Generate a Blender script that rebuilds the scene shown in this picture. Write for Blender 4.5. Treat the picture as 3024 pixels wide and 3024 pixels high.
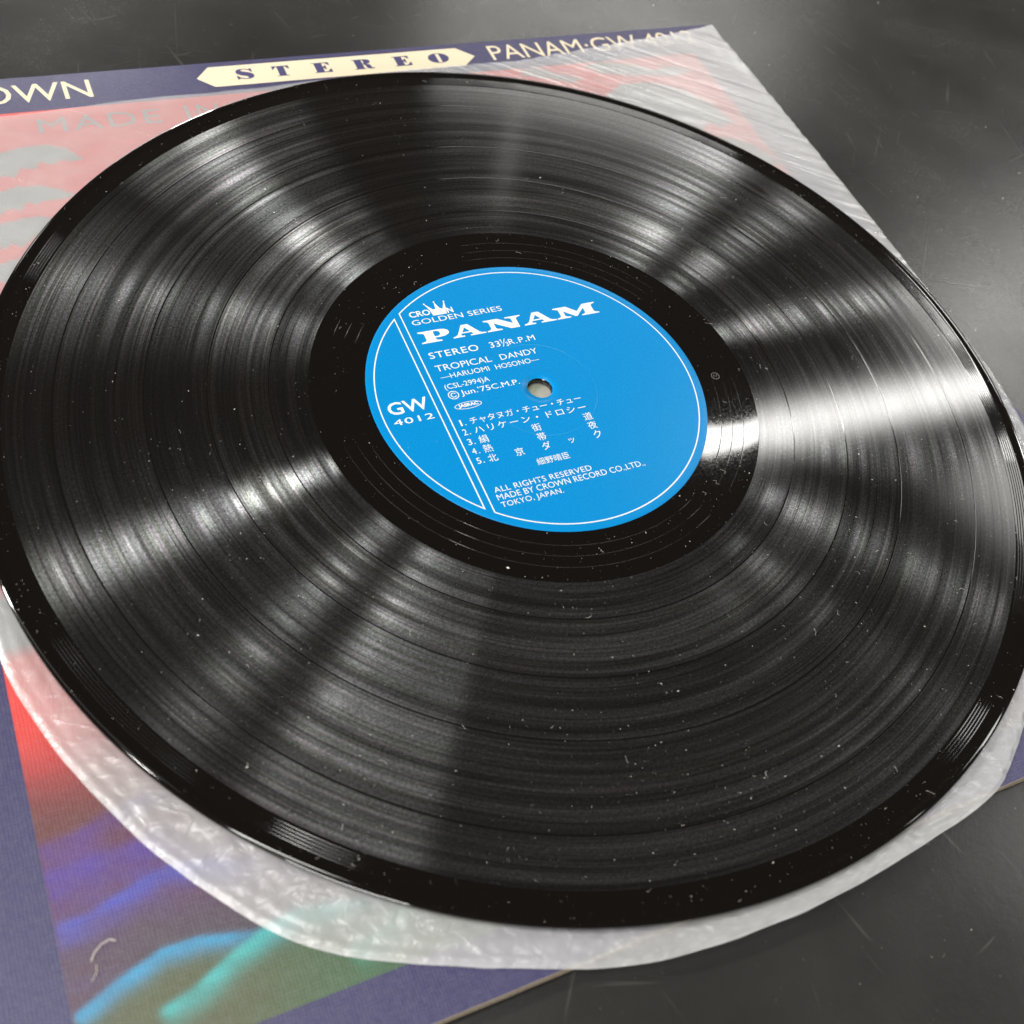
import bpy, bmesh, math, random
from mathutils import Vector, Matrix, noise

# All lengths below are written in millimetres and scaled to metres by S.
S = 0.001
PI = math.pi
scene = bpy.context.scene
for o in list(bpy.data.objects):
    bpy.data.objects.remove(o)
C = scene.collection
rng = random.Random(7)

# ------------------------------------------------------------------ camera
cam = bpy.data.cameras.new('camera')
cam_o = bpy.data.objects.new('camera', cam)
C.objects.link(cam_o)
cam.sensor_fit = 'HORIZONTAL'
cam.sensor_width = 36.0
cam.lens = 36.0 * 3304.3 / 3024.0
rot = Matrix(((0.9048772, 0.22291161, -0.36263986),
              (-0.38666212, 0.78670267, -0.48123935),
              (0.17801591, 0.57568162, 0.79806078)))
cam_o.matrix_world = Matrix.Translation(Vector((-131.14, -178.74, 233.46)) * S) @ rot.to_4x4()
cam.clip_start = 0.01
cam.clip_end = 30.0
cam.dof.use_dof = True
cam.dof.focus_distance = 0.322
cam.dof.aperture_fstop = cam.lens / 2.3
scene.camera = cam_o

# ------------------------------------------------------------------ world and lamps
world = bpy.data.worlds.new('World')
scene.world = world
world.use_nodes = True
bg = world.node_tree.nodes['Background']
bg.inputs[0].default_value = (1.0, 0.88, 0.78, 1)
bg.inputs[1].default_value = 0.09
scene.view_settings.view_transform = 'Standard'
scene.view_settings.look = 'None'
scene.view_settings.exposure = 0.0
scene.view_settings.gamma = 1.0

CEIL = 1.8     # ceiling height above the table, metres
TURN = math.radians(-37)


def to_room(v):
    return Matrix.Rotation(TURN, 3, 'Z') @ v


def lamp(name, loc, xdir, normal, sx, sy, radiance, col):
    l = bpy.data.lights.new(name, 'AREA')
    l.shape = 'RECTANGLE'
    l.size = sx
    l.size_y = sy
    l.energy = radiance * PI * sx * sy
    l.color = col
    o = bpy.data.objects.new(name, l)
    C.objects.link(o)
    z = normal.normalized()
    x = xdir.normalized()
    y = z.cross(x).normalized()
    m = Matrix((x, y, z)).transposed().to_4x4()
    m.translation = loc
    o.matrix_world = m
    return o


def ceiling_strip(a, b, w, radiance, col=(1, 0.98, 0.94), name='ceiling_tube'):
    """Strip lamp under the ceiling; a, b, w in units of the ceiling height."""
    A = to_room(Vector((a[0], a[1], 1))) * CEIL
    B = to_room(Vector((b[0], b[1], 1))) * CEIL
    d = B - A
    lamp(name, (A + B) / 2, d, Vector((0, 0, 1)), d.length, w * CEIL, radiance, col)


def wall_panel(a0, a1, e0, e1, radiance, col=(1, 0.98, 0.94), dist=2.6, name='lit_panel'):
    """Upright lit panel seen between two bearings and two elevations (degrees)."""
    am = math.radians((a0 + a1) / 2)
    h = Vector((math.cos(am), math.sin(am), 0))
    z0, z1 = dist * math.tan(math.radians(e0)), dist * math.tan(math.radians(e1))
    w = 2 * dist * math.tan(math.radians((a1 - a0) / 2))
    loc = to_room(h * dist + Vector((0, 0, (z0 + z1) / 2)))
    hx = to_room(Vector((-h.y, h.x, 0)))
    lamp(name, loc, hx, to_room(h), w, z1 - z0, radiance, col)


#LAMPS
ceiling_strip((0.215, 0.935), (0.74, 1.305), 0.044, 28)
ceiling_strip((1.04, 1.43), (1.85, 2.2), 0.09, 36)
ceiling_strip((0.55, 1.38), (0.82, 1.52), 0.15, 12)
ceiling_strip((-0.065, 0.144), (-0.483, -0.896), 0.05, 28)
ceiling_strip((-0.17, -0.12), (-0.27, -0.37), 0.04, 14)
ceiling_strip((-0.5, -0.3), (-0.6, -0.34), 0.04, 260)
ceiling_strip((-1.15, -0.08), (-2.05, -0.456), 0.085, 150)
ceiling_strip((-2.179, -0.601), (-0.247, 0.24), 0.05, 3)
ceiling_strip((0.685, 0.571), (1.506, 0.53), 0.105, 12)
ceiling_strip((0.901, 0.255), (1.048, 0.22), 0.05, 14)
wall_panel(254.64, 274, 3.18, 15.67, 40)
wall_panel(243, 256, 20, 45, 2.5)  # panel added to lift the broad lower-left fan on the grooves
wall_panel(122.7, 126.7, 3.8, 9.7, 110)
wall_panel(127, 133, 3, 9, 10)
wall_panel(116, 122, 3, 9, 8)
wall_panel(137, 141, 24, 30, 14)  # narrow panel added to brighten the left-hand groove fans
wall_panel(45.8, 60, 36.6, 40.9, 6)
wall_panel(83, 103, 24.5, 31.5, 5.5)
wall_panel(96.8, 97.3, 32.5, 37.6, 2.6)  # unseen thin hanging strip, mirrored as the pale line near the disc's top
#ENDLAMPS


# ------------------------------------------------------------------ helpers
def link(name, me, mats, parent=None, smooth=False):
    o = bpy.data.objects.new(name, me)
    for m in (mats if isinstance(mats, (list, tuple)) else [mats]):
        if m:
            me.materials.append(m)
    if smooth:
        for p in me.polygons:
            p.use_smooth = True
    C.objects.link(o)
    if parent:
        o.parent = parent
    return o


def mesh_from(name, verts, faces):
    me = bpy.data.meshes.new(name)
    me.from_pydata([(v[0] * S, v[1] * S, v[2] * S) for v in verts], [], faces)
    me.update()
    return me


def tag(o, label=None, cat=None, kind=None, group=None):
    if label:
        o['label'] = label
    if cat:
        o['category'] = cat
    if kind:
        o['kind'] = kind
    if group:
        o['group'] = group
    return o


def empty(name, loc=(0, 0, 0)):
    o = bpy.data.objects.new(name, None)
    o.empty_display_size = 0.01
    C.objects.link(o)
    o.location = Vector(loc) * S
    return o


class G:
    """Small node-graph writer."""

    def __init__(self, name):
        self.m = bpy.data.materials.new(name)
        self.m.use_nodes = True
        self.t = self.m.node_tree
        self.t.nodes.clear()
        self.out = self.t.nodes.new('ShaderNodeOutputMaterial')

    def n(self, typ, **kw):
        nd = self.t.nodes.new(typ)
        for k, v in kw.items():
            setattr(nd, k, v)
        return nd

    def put(self, sock, v):
        if v is None:
            return
        if isinstance(v, bpy.types.NodeSocket):
            self.t.links.new(v, sock)
        elif isinstance(v, (tuple, list)) and len(v) == 3 and sock.type == 'RGBA':
            sock.default_value = (*v, 1)
        else:
            sock.default_value = v

    def math(self, op, a, b=None, c=None, clamp=False):
        nd = self.n('ShaderNodeMath', operation=op, use_clamp=clamp)
        self.put(nd.inputs[0], a)
        self.put(nd.inputs[1], b)
        self.put(nd.inputs[2], c)
        return nd.outputs[0]

    def vmath(self, op, a, b=None, scale=None):
        nd = self.n('ShaderNodeVectorMath', operation=op)
        self.put(nd.inputs[0], a)
        self.put(nd.inputs[1], b)
        if scale is not None:
            self.put(nd.inputs['Scale'], scale)
        return nd.outputs['Value'] if op in ('LENGTH', 'DOT_PRODUCT') else nd.outputs[0]

    def mm(self):
        tc = self.n('ShaderNodeTexCoord')
        return self.vmath('SCALE', tc.outputs['Object'], scale=1 / S)

    def sep(self, v):
        nd = self.n('ShaderNodeSeparateXYZ')
        self.put(nd.inputs[0], v)
        return nd.outputs

    def comb(self, x, y, z):
        nd = self.n('ShaderNodeCombineXYZ')
        for i, q in enumerate((x, y, z)):
            self.put(nd.inputs[i], q)
        return nd.outputs[0]

    def noise(self, vec, scale=1.0, detail=2.0, rough=0.5, dist=0.0, dim='3D', w=None):
        nd = self.n('ShaderNodeTexNoise', noise_dimensions=dim)
        if dim != '1D':
            self.put(nd.inputs['Vector'], vec)
        if w is not None:
            self.put(nd.inputs['W'], w)
        nd.inputs['Scale'].default_value = scale
        nd.inputs['Detail'].default_value = detail
        nd.inputs['Roughness'].default_value = rough
        nd.inputs['Distortion'].default_value = dist
        return nd.outputs[0]

    def rng(self, v, a, b, c, d, smooth=False):
        nd = self.n('ShaderNodeMapRange', clamp=True)
        if smooth:
            nd.interpolation_type = 'SMOOTHSTEP'
        self.put(nd.inputs['Value'], v)
        for i, q in zip(('From Min', 'From Max', 'To Min', 'To Max'), (a, b, c, d)):
            self.put(nd.inputs[i], q)
        return nd.outputs['Result']

    def mixc(self, f, a, b, blend='MIX'):
        nd = self.n('ShaderNodeMix', data_type='RGBA', blend_type=blend)
        self.put(nd.inputs[0], f)
        self.put(nd.inputs[6], a)
        self.put(nd.inputs[7], b)
        return nd.outputs[2]

    def bump(self, h, strength, dist, normal=None):
        nd = self.n('ShaderNodeBump')
        nd.inputs['Strength'].default_value = strength
        nd.inputs['Distance'].default_value = dist * S
        self.put(nd.inputs['Height'], h)
        self.put(nd.inputs['Normal'], normal)
        return nd.outputs[0]

    def surf(self, s):
        self.t.links.new(s, self.out.inputs['Surface'])
        return self.m

    def bsdf(self, **kw):
        nd = self.n('ShaderNodeBsdfPrincipled')
        for k, v in kw.items():
            self.put(nd.inputs[k.replace('_', ' ')], v)
        return nd.outputs[0]

    def mixs(self, f, a, b):
        nd = self.n('ShaderNodeMixShader')
        self.put(nd.inputs[0], f)
        self.t.links.new(a, nd.inputs[1])
        self.t.links.new(b, nd.inputs[2])
        return nd.outputs[0]

    def adds(self, a, b):
        nd = self.n('ShaderNodeAddShader')
        self.t.links.new(a, nd.inputs[0])
        self.t.links.new(b, nd.inputs[1])
        return nd.outputs[0]


def lathe(profile, n=512, closed=False):
    """profile: list of (r, z) in mm, revolved about z."""
    verts, faces = [], []
    k = len(profile)
    for i in range(n):
        a = 2 * PI * i / n
        c, s = math.cos(a), math.sin(a)
        verts += [(r * c, r * s, z) for r, z in profile]
    for i in range(n):
        j = (i + 1) % n
        for q in range(k if closed else k - 1):
            q2 = (q + 1) % k
            faces.append((i * k + q, i * k + q2, j * k + q2, j * k + q))
    return verts, faces


# ------------------------------------------------------------------ materials
def vinyl(name, scratch=True):
    g = G(name)
    p = g.mm()
    x, y, z = g.sep(p)
    r = g.math('SQRT', g.math('ADD', g.math('MULTIPLY', x, x), g.math('MULTIPLY', y, y)))
    wave = g.noise(p, 0.03, 2, 0.5)
    fine = g.noise(p, 1.2, 3, 0.6)
    nrm = g.bump(wave, 0.25, 0.25)
    dust = g.rng(g.noise(p, 2.6, 2, 0.7), 0.66, 0.8, 0.0, 0.05)
    base = g.mixc(dust, (0.0035, 0.0027, 0.0023), (0.5, 0.47, 0.43))
    rough = g.rng(fine, 0.35, 0.75, 0.025, 0.07)
    return g.surf(g.bsdf(Base_Color=base, Roughness=rough, IOR=1.52, Normal=nrm))


def groove(name, seed, ar, at, wa, wf, freq, contrast, tint=(1, 1, 1), wall=0.65):
    """Cut vinyl: a lobe stretched across the grooves plus the flat lands between them."""
    g = G(name)
    p = g.mm()
    x, y, z = g.sep(p)
    r = g.math('SQRT', g.math('ADD', g.math('MULTIPLY', x, x), g.math('MULTIPLY', y, y)))
    ct, st = g.math('DIVIDE', x, r), g.math('DIVIDE', y, r)
    tang = g.comb(g.math('MULTIPLY', st, -1.0), ct, 0.0)
    polar = g.comb(g.math('MULTIPLY', r, freq), g.math('MULTIPLY', ct, 1.6), g.math('MULTIPLY', st, 1.6))
    off = g.vmath('ADD', polar, (seed * 7.3, seed * 3.1, seed))
    ringn = g.noise(off, 1.0, 4, 0.65)
    polar2 = g.comb(g.math('MULTIPLY', r, 0.38), g.math('MULTIPLY', ct, 1.0), g.math('MULTIPLY', st, 1.0))
    slow = g.noise(g.vmath('ADD', polar2, (seed * 1.7, 4.0, seed * 2.0)), 1.0, 1, 0.5)
    grain = g.noise(p, 1.15, 2, 0.6)
    grain2 = g.noise(p, 3.1, 1, 0.5)
    ring = g.rng(ringn, 0.3, 0.7, 1.0 - contrast, 1.0 + contrast)
    spk = g.math('MULTIPLY', g.rng(grain, 0.3, 0.7, 0.65, 1.35), g.rng(grain2, 0.3, 0.7, 0.5, 1.5))
    patch = g.rng(slow, 0.36, 0.64, 0.55, 1.5, True)
    k = g.math('MULTIPLY', g.math('MULTIPLY', g.math('MULTIPLY', ring, spk), wa), patch)
    # faint diffraction rainbow, painted into the gloss colour from ring noise
    hue = g.n('ShaderNodeCombineColor', mode='HSV')
    g.put(hue.inputs[0], g.math('FRACT', g.math('MULTIPLY', ringn, 3.0)))
    hue.inputs[1].default_value = 0.09
    g.put(hue.inputs[2], k)
    colr = g.mixc(1.0, hue.outputs[0], tint, 'MULTIPLY')
    # tangential jitter widens or narrows the streaks from ring to ring
    atn = g.math('MULTIPLY', g.rng(slow, 0.35, 0.65, 1.4, 0.7), at)
    gm = g.math('SQRT', g.math('MULTIPLY', atn, ar))
    rad = g.comb(ct, st, 0.0)
    lobes = []
    for sg in (1, -1):
        # the two walls of the cut lean outwards and inwards
        nw = g.vmath('NORMALIZE', g.vmath('ADD', g.comb(0.0, 0.0, 1.0), g.vmath('SCALE', rad, scale=wall * sg)))
        a = g.n('ShaderNodeBsdfAnisotropic', distribution='BECKMANN')
        g.put(a.inputs['Color'], colr)
        g.put(a.inputs['Roughness'], g.math('SQRT', gm))
        g.put(a.inputs['Anisotropy'], g.math('SUBTRACT', 1.0, g.math('SQRT', g.math('DIVIDE', atn, ar))))
        g.put(a.inputs['Tangent'], tang)
        g.put(a.inputs['Normal'], g.bump(grain, 0.25, 0.012, nw))
        lobes.append(a.outputs[0])
    f = g.n('ShaderNodeBsdfAnisotropic', distribution='BECKMANN')
    wf2 = g.math('MULTIPLY', g.rng(ringn, 0.35, 0.65, 0.8, 1.1), wf)
    g.put(f.inputs['Color'], g.comb(wf2, wf2, wf2))
    f.inputs['Roughness'].default_value = 0.12
    f.inputs['Anisotropy'].default_value = 0.25
    g.put(f.inputs['Tangent'], tang)
    g.put(f.inputs['Normal'], g.bump(ringn, 0.25, 0.01))
    d = g.n('ShaderNodeBsdfDiffuse')
    g.put(d.inputs['Color'], g.mixc(g.rng(grain2, 0.66, 0.8, 0, 0.03), (0.0035, 0.0029, 0.0027), (0.5, 0.48, 0.45)))
    fr = g.n('ShaderNodeFresnel')
    fr.inputs['IOR'].default_value = 1.5
    sp = g.adds(g.mixs(0.5, lobes[0], lobes[1]), f.outputs[0])
    return g.surf(g.mixs(fr.outputs[0], d.outputs[0], sp))


def table_mat():
    g = G('black_table')
    p = g.mm()
    grain = g.noise(p, 0.55, 4, 0.65)
    fine = g.noise(p, 2.2, 3, 0.6)
    blot = g.noise(p, 0.018, 4, 0.6)
    # long hair scratches in several directions
    scr = None
    for i, (ang, sc, th) in enumerate(((20, 0.02, .735), (75, 0.03, .73), (130, 0.018, .735), (-15, 0.035, .74), (102, 0.025, .735))):
        vr = g.n('ShaderNodeVectorRotate', rotation_type='Z_AXIS')
        g.put(vr.inputs['Vector'], p)
        vr.inputs['Angle'].default_value = math.radians(ang)
        warp = g.vmath('ADD', vr.outputs[0], g.vmath('SCALE', g.n('ShaderNodeCombineXYZ').outputs[0], scale=1.0))
        mp = g.n('ShaderNodeVectorMath', operation='MULTIPLY_ADD')
        g.put(mp.inputs[0], warp)
        mp.inputs[1].default_value = (sc, 0.55, 1)
        mp.inputs[2].default_value = (i * 31.0, i * 17.0, 0)
        s1 = g.rng(g.noise(mp.outputs[0], 1.0, 2, 0.5, 0.4), th - .02, th + .05, 0, 1)
        scr = s1 if scr is None else g.math('MAXIMUM', scr, s1)
    lint = g.rng(g.noise(p, 0.9, 2, 0.5, 1.5), 0.74, 0.8, 0, 0.5)
    base = g.mixc(g.rng(blot, .3, .7, 0, 1), (0.022, 0.021, 0.020), (0.032, 0.031, 0.0295))
    base = g.mixc(g.math('MULTIPLY', scr, 0.12), base, (0.3, 0.29, 0.28))
    base = g.mixc(lint, base, (0.4, 0.39, 0.37))
    rough = g.math('ADD', g.rng(blot, .3, .7, .20, .27), g.rng(fine, .3, .7, -.03, .03))
    nrm = g.bump(fine, 0.25, 0.04, g.bump(grain, 0.3, 0.10))
    return g.surf(g.bsdf(Base_Color=base, Roughness=rough, IOR=1.5, Normal=nrm))


def linen(name, color=None, attr=None, rough=0.30):
    """Printed card with a woven, laminated surface."""
    g = G(name)
    p = g.mm()
    w1 = g.n('ShaderNodeTexWave', wave_type='BANDS', bands_direction='X')
    w2 = g.n('ShaderNodeTexWave', wave_type='BANDS', bands_direction='Y')
    for w in (w1, w2):
        g.put(w.inputs['Vector'], p)
        w.inputs['Scale'].default_value = 0.42
        w.inputs['Distortion'].default_value = 3.0
        w.inputs['Detail'].default_value = 3
        w.inputs['Detail Scale'].default_value = 0.8
    weave = g.math('MULTIPLY', w1.outputs['Fac'], w2.outputs['Fac'])
    nz = g.noise(p, 0.9, 3, 0.7)
    h = g.math('ADD', weave, g.math('MULTIPLY', nz, 1.0))
    if attr:
        at = g.n('ShaderNodeVertexColor', layer_name=attr)
        c = at.outputs[0]
    else:
        c = color
    c = g.mixc(g.rng(nz, .35, .7, 0.0, 0.10), c, (0.30, 0.30, 0.32))
    return g.surf(g.bsdf(Base_Color=c, Roughness=rough, IOR=1.5, Normal=g.bump(h, 0.5, 0.10)))


def plain(name, color, rough=0.5, nz=0.0, spec=None):
    g = G(name)
    c = color
    if nz:
        n = g.noise(g.mm(), 1.3, 3, 0.6)
        c = g.mixc(g.rng(n, .3, .7, 0, nz), color, tuple(q * 0.6 for q in color))
    kw = dict(Base_Color=c, Roughness=rough)
    if spec is not None:
        kw['Specular_IOR_Level'] = spec
    return g.surf(g.bsdf(**kw))


def film_mat():
    g = G('frosted_film')
    p = g.mm()
    big = g.noise(g.vmath('MULTIPLY', p, (0.7, 1.25, 1.0)), 0.07, 2, 0.42, 1.4)
    mid = g.noise(p, 0.22, 1, 0.4, 1.2)
    fine = g.noise(p, 3.5, 2, 0.5)
    xx, yy, zz = g.sep(p)
    r1 = g.math('ABSOLUTE', g.math('SUBTRACT', big, 0.5))
    r2 = g.math('ABSOLUTE', g.math('SUBTRACT', mid, 0.5))
    crease = g.math('ADD', g.rng(r1, 0.0, 0.05, 0.5, 0.0, True), g.rng(r2, 0.0, 0.06, 0.3, 0.0, True))
    h = g.math('ADD', g.math('ADD', g.math('MULTIPLY', big, 1.0), g.math('MULTIPLY', mid, 0.5)), g.math('MULTIPLY', crease, 0.4))
    low = g.rng(yy, 10.0, -60.0, 0.12, 1.0, True)
    vr = g.n('ShaderNodeVectorRotate', rotation_type='Z_AXIS')
    g.put(vr.inputs['Vector'], p)
    vr.inputs['Angle'].default_value = math.radians(38)
    pull = g.noise(g.vmath('MULTIPLY', vr.outputs[0], (0.012, 0.16, 0.1)), 1.0, 2, 0.5, 0.5)
    pull = g.math('ABSOLUTE', g.math('SUBTRACT', pull, 0.5))
    high = g.math('MULTIPLY', g.rng(yy, 10.0, 70.0, 0.0, 1.0, True), g.rng(xx, -150.0, 60.0, 0.35, 1.0, True))
    hh = g.math('ADD', g.math('MULTIPLY', h, low), g.math('MULTIPLY', g.rng(pull, 0.0, 0.12, 1.0, 0.0, True), g.math('MULTIPLY', high, 0.75)))
    nrm = g.bump(fine, 0.1, 0.02, g.bump(hh, 0.34, 1.0))
    d = g.n('ShaderNodeBsdfDiffuse')
    g.put(d.inputs[0], (0.96, 0.96, 0.96))
    g.put(d.inputs['Normal'], nrm)
    tl = g.n('ShaderNodeBsdfTranslucent')
    g.put(tl.inputs[0], (0.9, 0.9, 0.9))
    g.put(tl.inputs['Normal'], nrm)
    body = g.mixs(0.22, d.outputs[0], tl.outputs[0])
    gl = g.n('ShaderNodeBsdfAnisotropic', distribution='GGX')
    gl.inputs['Roughness'].default_value = 0.24
    g.put(gl.inputs['Normal'], nrm)
    fr = g.n('ShaderNodeFresnel')
    # a film is entered and left again, so its back face must not reflect totally
    geo = g.n('ShaderNodeNewGeometry')
    g.put(fr.inputs['IOR'], g.rng(geo.outputs['Backfacing'], 0.0, 1.0, 1.5, 1 / 1.5))
    tr = g.n('ShaderNodeBsdfTransparent')
    g.put(tr.inputs[0], (0.99, 0.99, 0.99))
    op = g.math('ADD', g.rng(big, .3, .7, -0.02, 0.03), g.math('ADD', g.rng(yy, -30.0, -110.0, 0.24, 0.30, True), g.math('MULTIPLY', g.rng(xx, 70.0, 150.0, 0.0, 0.16, True), g.rng(yy, 0.0, 100.0, 0.0, 1.0, True))))
    base = g.mixs(op, tr.outputs[0], body)
    return g.surf(g.mixs(g.math('MULTIPLY', fr.outputs[0], 1.4, clamp=True), base, gl.outputs[0]))


MV = vinyl('black_vinyl')
MT = table_mat()
NAVY = (0.046, 0.043, 0.118)
M_navy = linen('navy_card', NAVY)
M_cream = plain('cream_ink', (0.80, 0.70, 0.50), 0.5)
M_navyink = plain('navy_ink', (0.055, 0.05, 0.15), 0.45)
M_white = plain('white_ink', (0.80, 0.81, 0.80), 0.45, spec=0.3)
M_card = plain('raw_card', (0.36, 0.30, 0.22), 0.9, 0.8)
M_greyink = plain('grey_ink', (0.30, 0.30, 0.30), 0.5)
M_film = film_mat()

# ------------------------------------------------------------------ table
tab_z = -6.6
v = []
f = []
N = 40
X0, X1 = -1500.0, 1500.0
me = mesh_from('table', [(X0, X0, tab_z), (X1, X0, tab_z), (X1, X1, tab_z), (X0, X1, tab_z),
                         (X0, X0, tab_z - 30), (X1, X0, tab_z - 30), (X1, X1, tab_z - 30), (X0, X1, tab_z - 30)],
               [(0, 1, 2, 3), (7, 6, 5, 4), (0, 4, 5, 1), (1, 5, 6, 2), (2, 6, 7, 3), (3, 7, 4, 0)])
tag(link('table_top', me, MT), 'scuffed black table top with a dull sheen under the record cover', 'table', 'structure')

# ------------------------------------------------------------------ album jacket
JX0, JX1, JY0, JY1 = -164.6, 150.2, -146.3, 167.3
JZ = -2.55
jacket = empty('album_jacket', ((JX0 + JX1) / 2, (JY0 + JY1) / 2, tab_z))
tag(jacket, 'navy and red cardboard album jacket lying flat on the table under the record', 'album jacket')
JOFF = Vector(((JX0 + JX1) / 2, (JY0 + JY1) / 2, tab_z))


def put_in(o, parent, off):
    """Parent while keeping the mesh in world millimetres."""
    o.parent = parent
    o.location = -off * S
    return o


def board(name, z0, z1, mats, seed, wob=0.25):
    """A card sheet: top, bottom and a slightly worn, wavering cut edge."""
    r2 = random.Random(seed)
    n = 90
    loop = []
    cs = [(JX0, JY0), (JX1, JY0), (JX1, JY1), (JX0, JY1)]
    for k in range(4):
        a, b = cs[k], cs[(k + 1) % 4]
        for i in range(n):
            t = i / n
            px, py = a[0] + (b[0] - a[0]) * t, a[1] + (b[1] - a[1]) * t
            e = (noise.noise(Vector((px * 0.09, py * 0.09, seed))) * 0.5 +
                 noise.noise(Vector((px * 0.5, py * 0.5, seed))) * 0.3) * wob
            if abs(px - JX0) < 3 or abs(px - JX1) < 3 or abs(py - JY0) < 3 or abs(py - JY1) < 3:
                dx = 1 if k == 1 else (-1 if k == 3 else 0)
                dy = -1 if k == 0 else (1 if k == 2 else 0)
                px += dx * e
                py += dy * e
            loop.append((px, py))
    # corners rounded a little
    m = len(loop)
    vs = []
    for inset, z in ((0.0, z0), (0.0, z1 - 0.12), (0.16, z1)):
        for (px, py) in loop:
            qx = px - inset * (1 if px > 0 else -1) * (abs(px - (JX1 if px > 0 else JX0)) < 1.5)
            qy = py - inset * (1 if py > 0 else -1) * (abs(py - (JY1 if py > 0 else JY0)) < 1.5)
            vs.append((qx, qy, z))
    fs = []
    for l in range(2):
        for i in range(m):
            j = (i + 1) % m
            fs.append((l * m + i, l * m + j, (l + 1) * m + j, (l + 1) * m + i))
    fs.append(tuple(range(2 * m, 3 * m)))
    fs.append(tuple(reversed(range(m))))
    me = mesh_from(name, vs, fs)
    o = link(name, me, mats)
    for p in me.polygons:
        p.material_index = 0 if (p.normal.z > 0.9) else 1
    return o


put_in(board('front_board', JZ - 0.45, JZ, [M_navy, M_card], 3), jacket, JOFF)
put_in(board('back_board', tab_z + 0.02, tab_z + 0.5, [M_card, M_card], 5), jacket, JOFF)
# the closed, folded sides that keep the two boards apart
sp = mesh_from('spine', [(JX0 + .1, JY0 + 1, tab_z + .5), (JX0 + .8, JY0 + 1, tab_z + .5), (JX0 + .8, JY1 - 1, tab_z + .5), (JX0 + .1, JY1 - 1, tab_z + .5),
                         (JX0 + .1, JY0 + 1, JZ - .45), (JX0 + .8, JY0 + 1, JZ - .45), (JX0 + .8, JY1 - 1, JZ - .45), (JX0 + .1, JY1 - 1, JZ - .45)],
               [(0, 1, 2, 3), (4, 7, 6, 5), (0, 4, 5, 1), (1, 5, 6, 2), (2, 6, 7, 3), (3, 7, 4, 0)])
put_in(link('spine', sp, M_navy), jacket, JOFF)
sp = mesh_from('inner_card', [(JX0 + 2, JY0 + 3.5, tab_z + .55), (JX1 - 2, JY0 + 3.5, tab_z + .55), (JX1 - 2, JY1 - 2, tab_z + .55), (JX0 + 2, JY1 - 2, tab_z + .55),
                              (JX0 + 2, JY0 + 3.5, JZ - .5), (JX1 - 2, JY0 + 3.5, JZ - .5), (JX1 - 2, JY1 - 2, JZ - .5), (JX0 + 2, JY1 - 2, JZ - .5)],
               [(3, 2, 1, 0), (4, 5, 6, 7), (0, 1, 5, 4), (1, 2, 6, 5), (2, 3, 7, 6), (3, 0, 4, 7)])
put_in(link('insert', sp, plain('dark_insert', (0.03, 0.026, 0.026), 0.8)), jacket, JOFF)


# printed picture, colours laid down point by point like ink
def smooth(a, b, x):
    t = max(0.0, min(1.0, (x - a) / (b - a)))
    return t * t * (3 - 2 * t)


def mixv(a, b, t):
    return tuple(p + (q - p) * t for p, q in zip(a, b))


def seg_d(px, py, pl):
    best, bt = 1e9, 0
    tot = 0.0
    for i in range(len(pl) - 1):
        ax, ay = pl[i]
        bx, by = pl[i + 1]
        dx, dy = bx - ax, by - ay
        L = math.hypot(dx, dy)
        t = max(0.0, min(1.0, ((px - ax) * dx + (py - ay) * dy) / (L * L)))
        d = math.hypot(px - ax - dx * t, py - ay - dy * t)
        if d < abs(best):
            side = 1 if (dx * (py - ay) - dy * (px - ax)) > 0 else -1
            best = d * side
            bt = (i + t) / (len(pl) - 1)
    return best, bt


STREAKS = [
    ([(-152, -87.5), (-143.5, -87.0), (-137.8, -85.2), (-130, -83.2), (-120, -83)], (0.085, 0.045, 0.26), 1.5, 4.0, 0.6),
    ([(-152, -94.2), (-141.5, -92.9), (-131.7, -93.3), (-122, -91.6)], (0.08, 0.045, 0.29), 2.6, 5.5, 0.7),
    ([(-152, -103.6), (-143.7, -103.4), (-134.1, -100.4), (-127.3, -98.9), (-117, -101.6), (-105, -106)], (0.07, 0.08, 0.42), 1.0, 3.4, 0.8),
    ([(-151, -121.2), (-148, -120.0), (-142.2, -117.6), (-132.8, -114.7), (-126.1, -114.9), (-115, -117.6), (-104, -119.5)], (0.045, 0.27, 0.47), 0.7, 2.6, 0.95),
    ([(-137, -126.0), (-128.3, -123.8), (-120.6, -120.2), (-112.9, -117.4), (-105.3, -116.3), (-95, -118.5), (-80, -122)], (0.06, 0.38, 0.37), 0.8, 3.0, 0.95),
    ([(-100, -128.0), (-90, -125.5), (-82, -121), (-74, -116), (-60, -112)], (0.05, 0.30, 0.20), 1.5, 3.8, 0.6),
]
RED = (0.68, 0.065, 0.055)
SILV = (0.27, 0.28, 0.275)


def in_poly(x, y, poly):
    c = False
    n = len(poly)
    j = n - 1
    for i in range(n):
        xi, yi = poly[i]
        xj, yj = poly[j]
        if (yi > y) != (yj > y) and x < (xj - xi) * (y - yi) / (yj - yi) + xi:
            c = not c
        j = i
    return c


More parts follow.
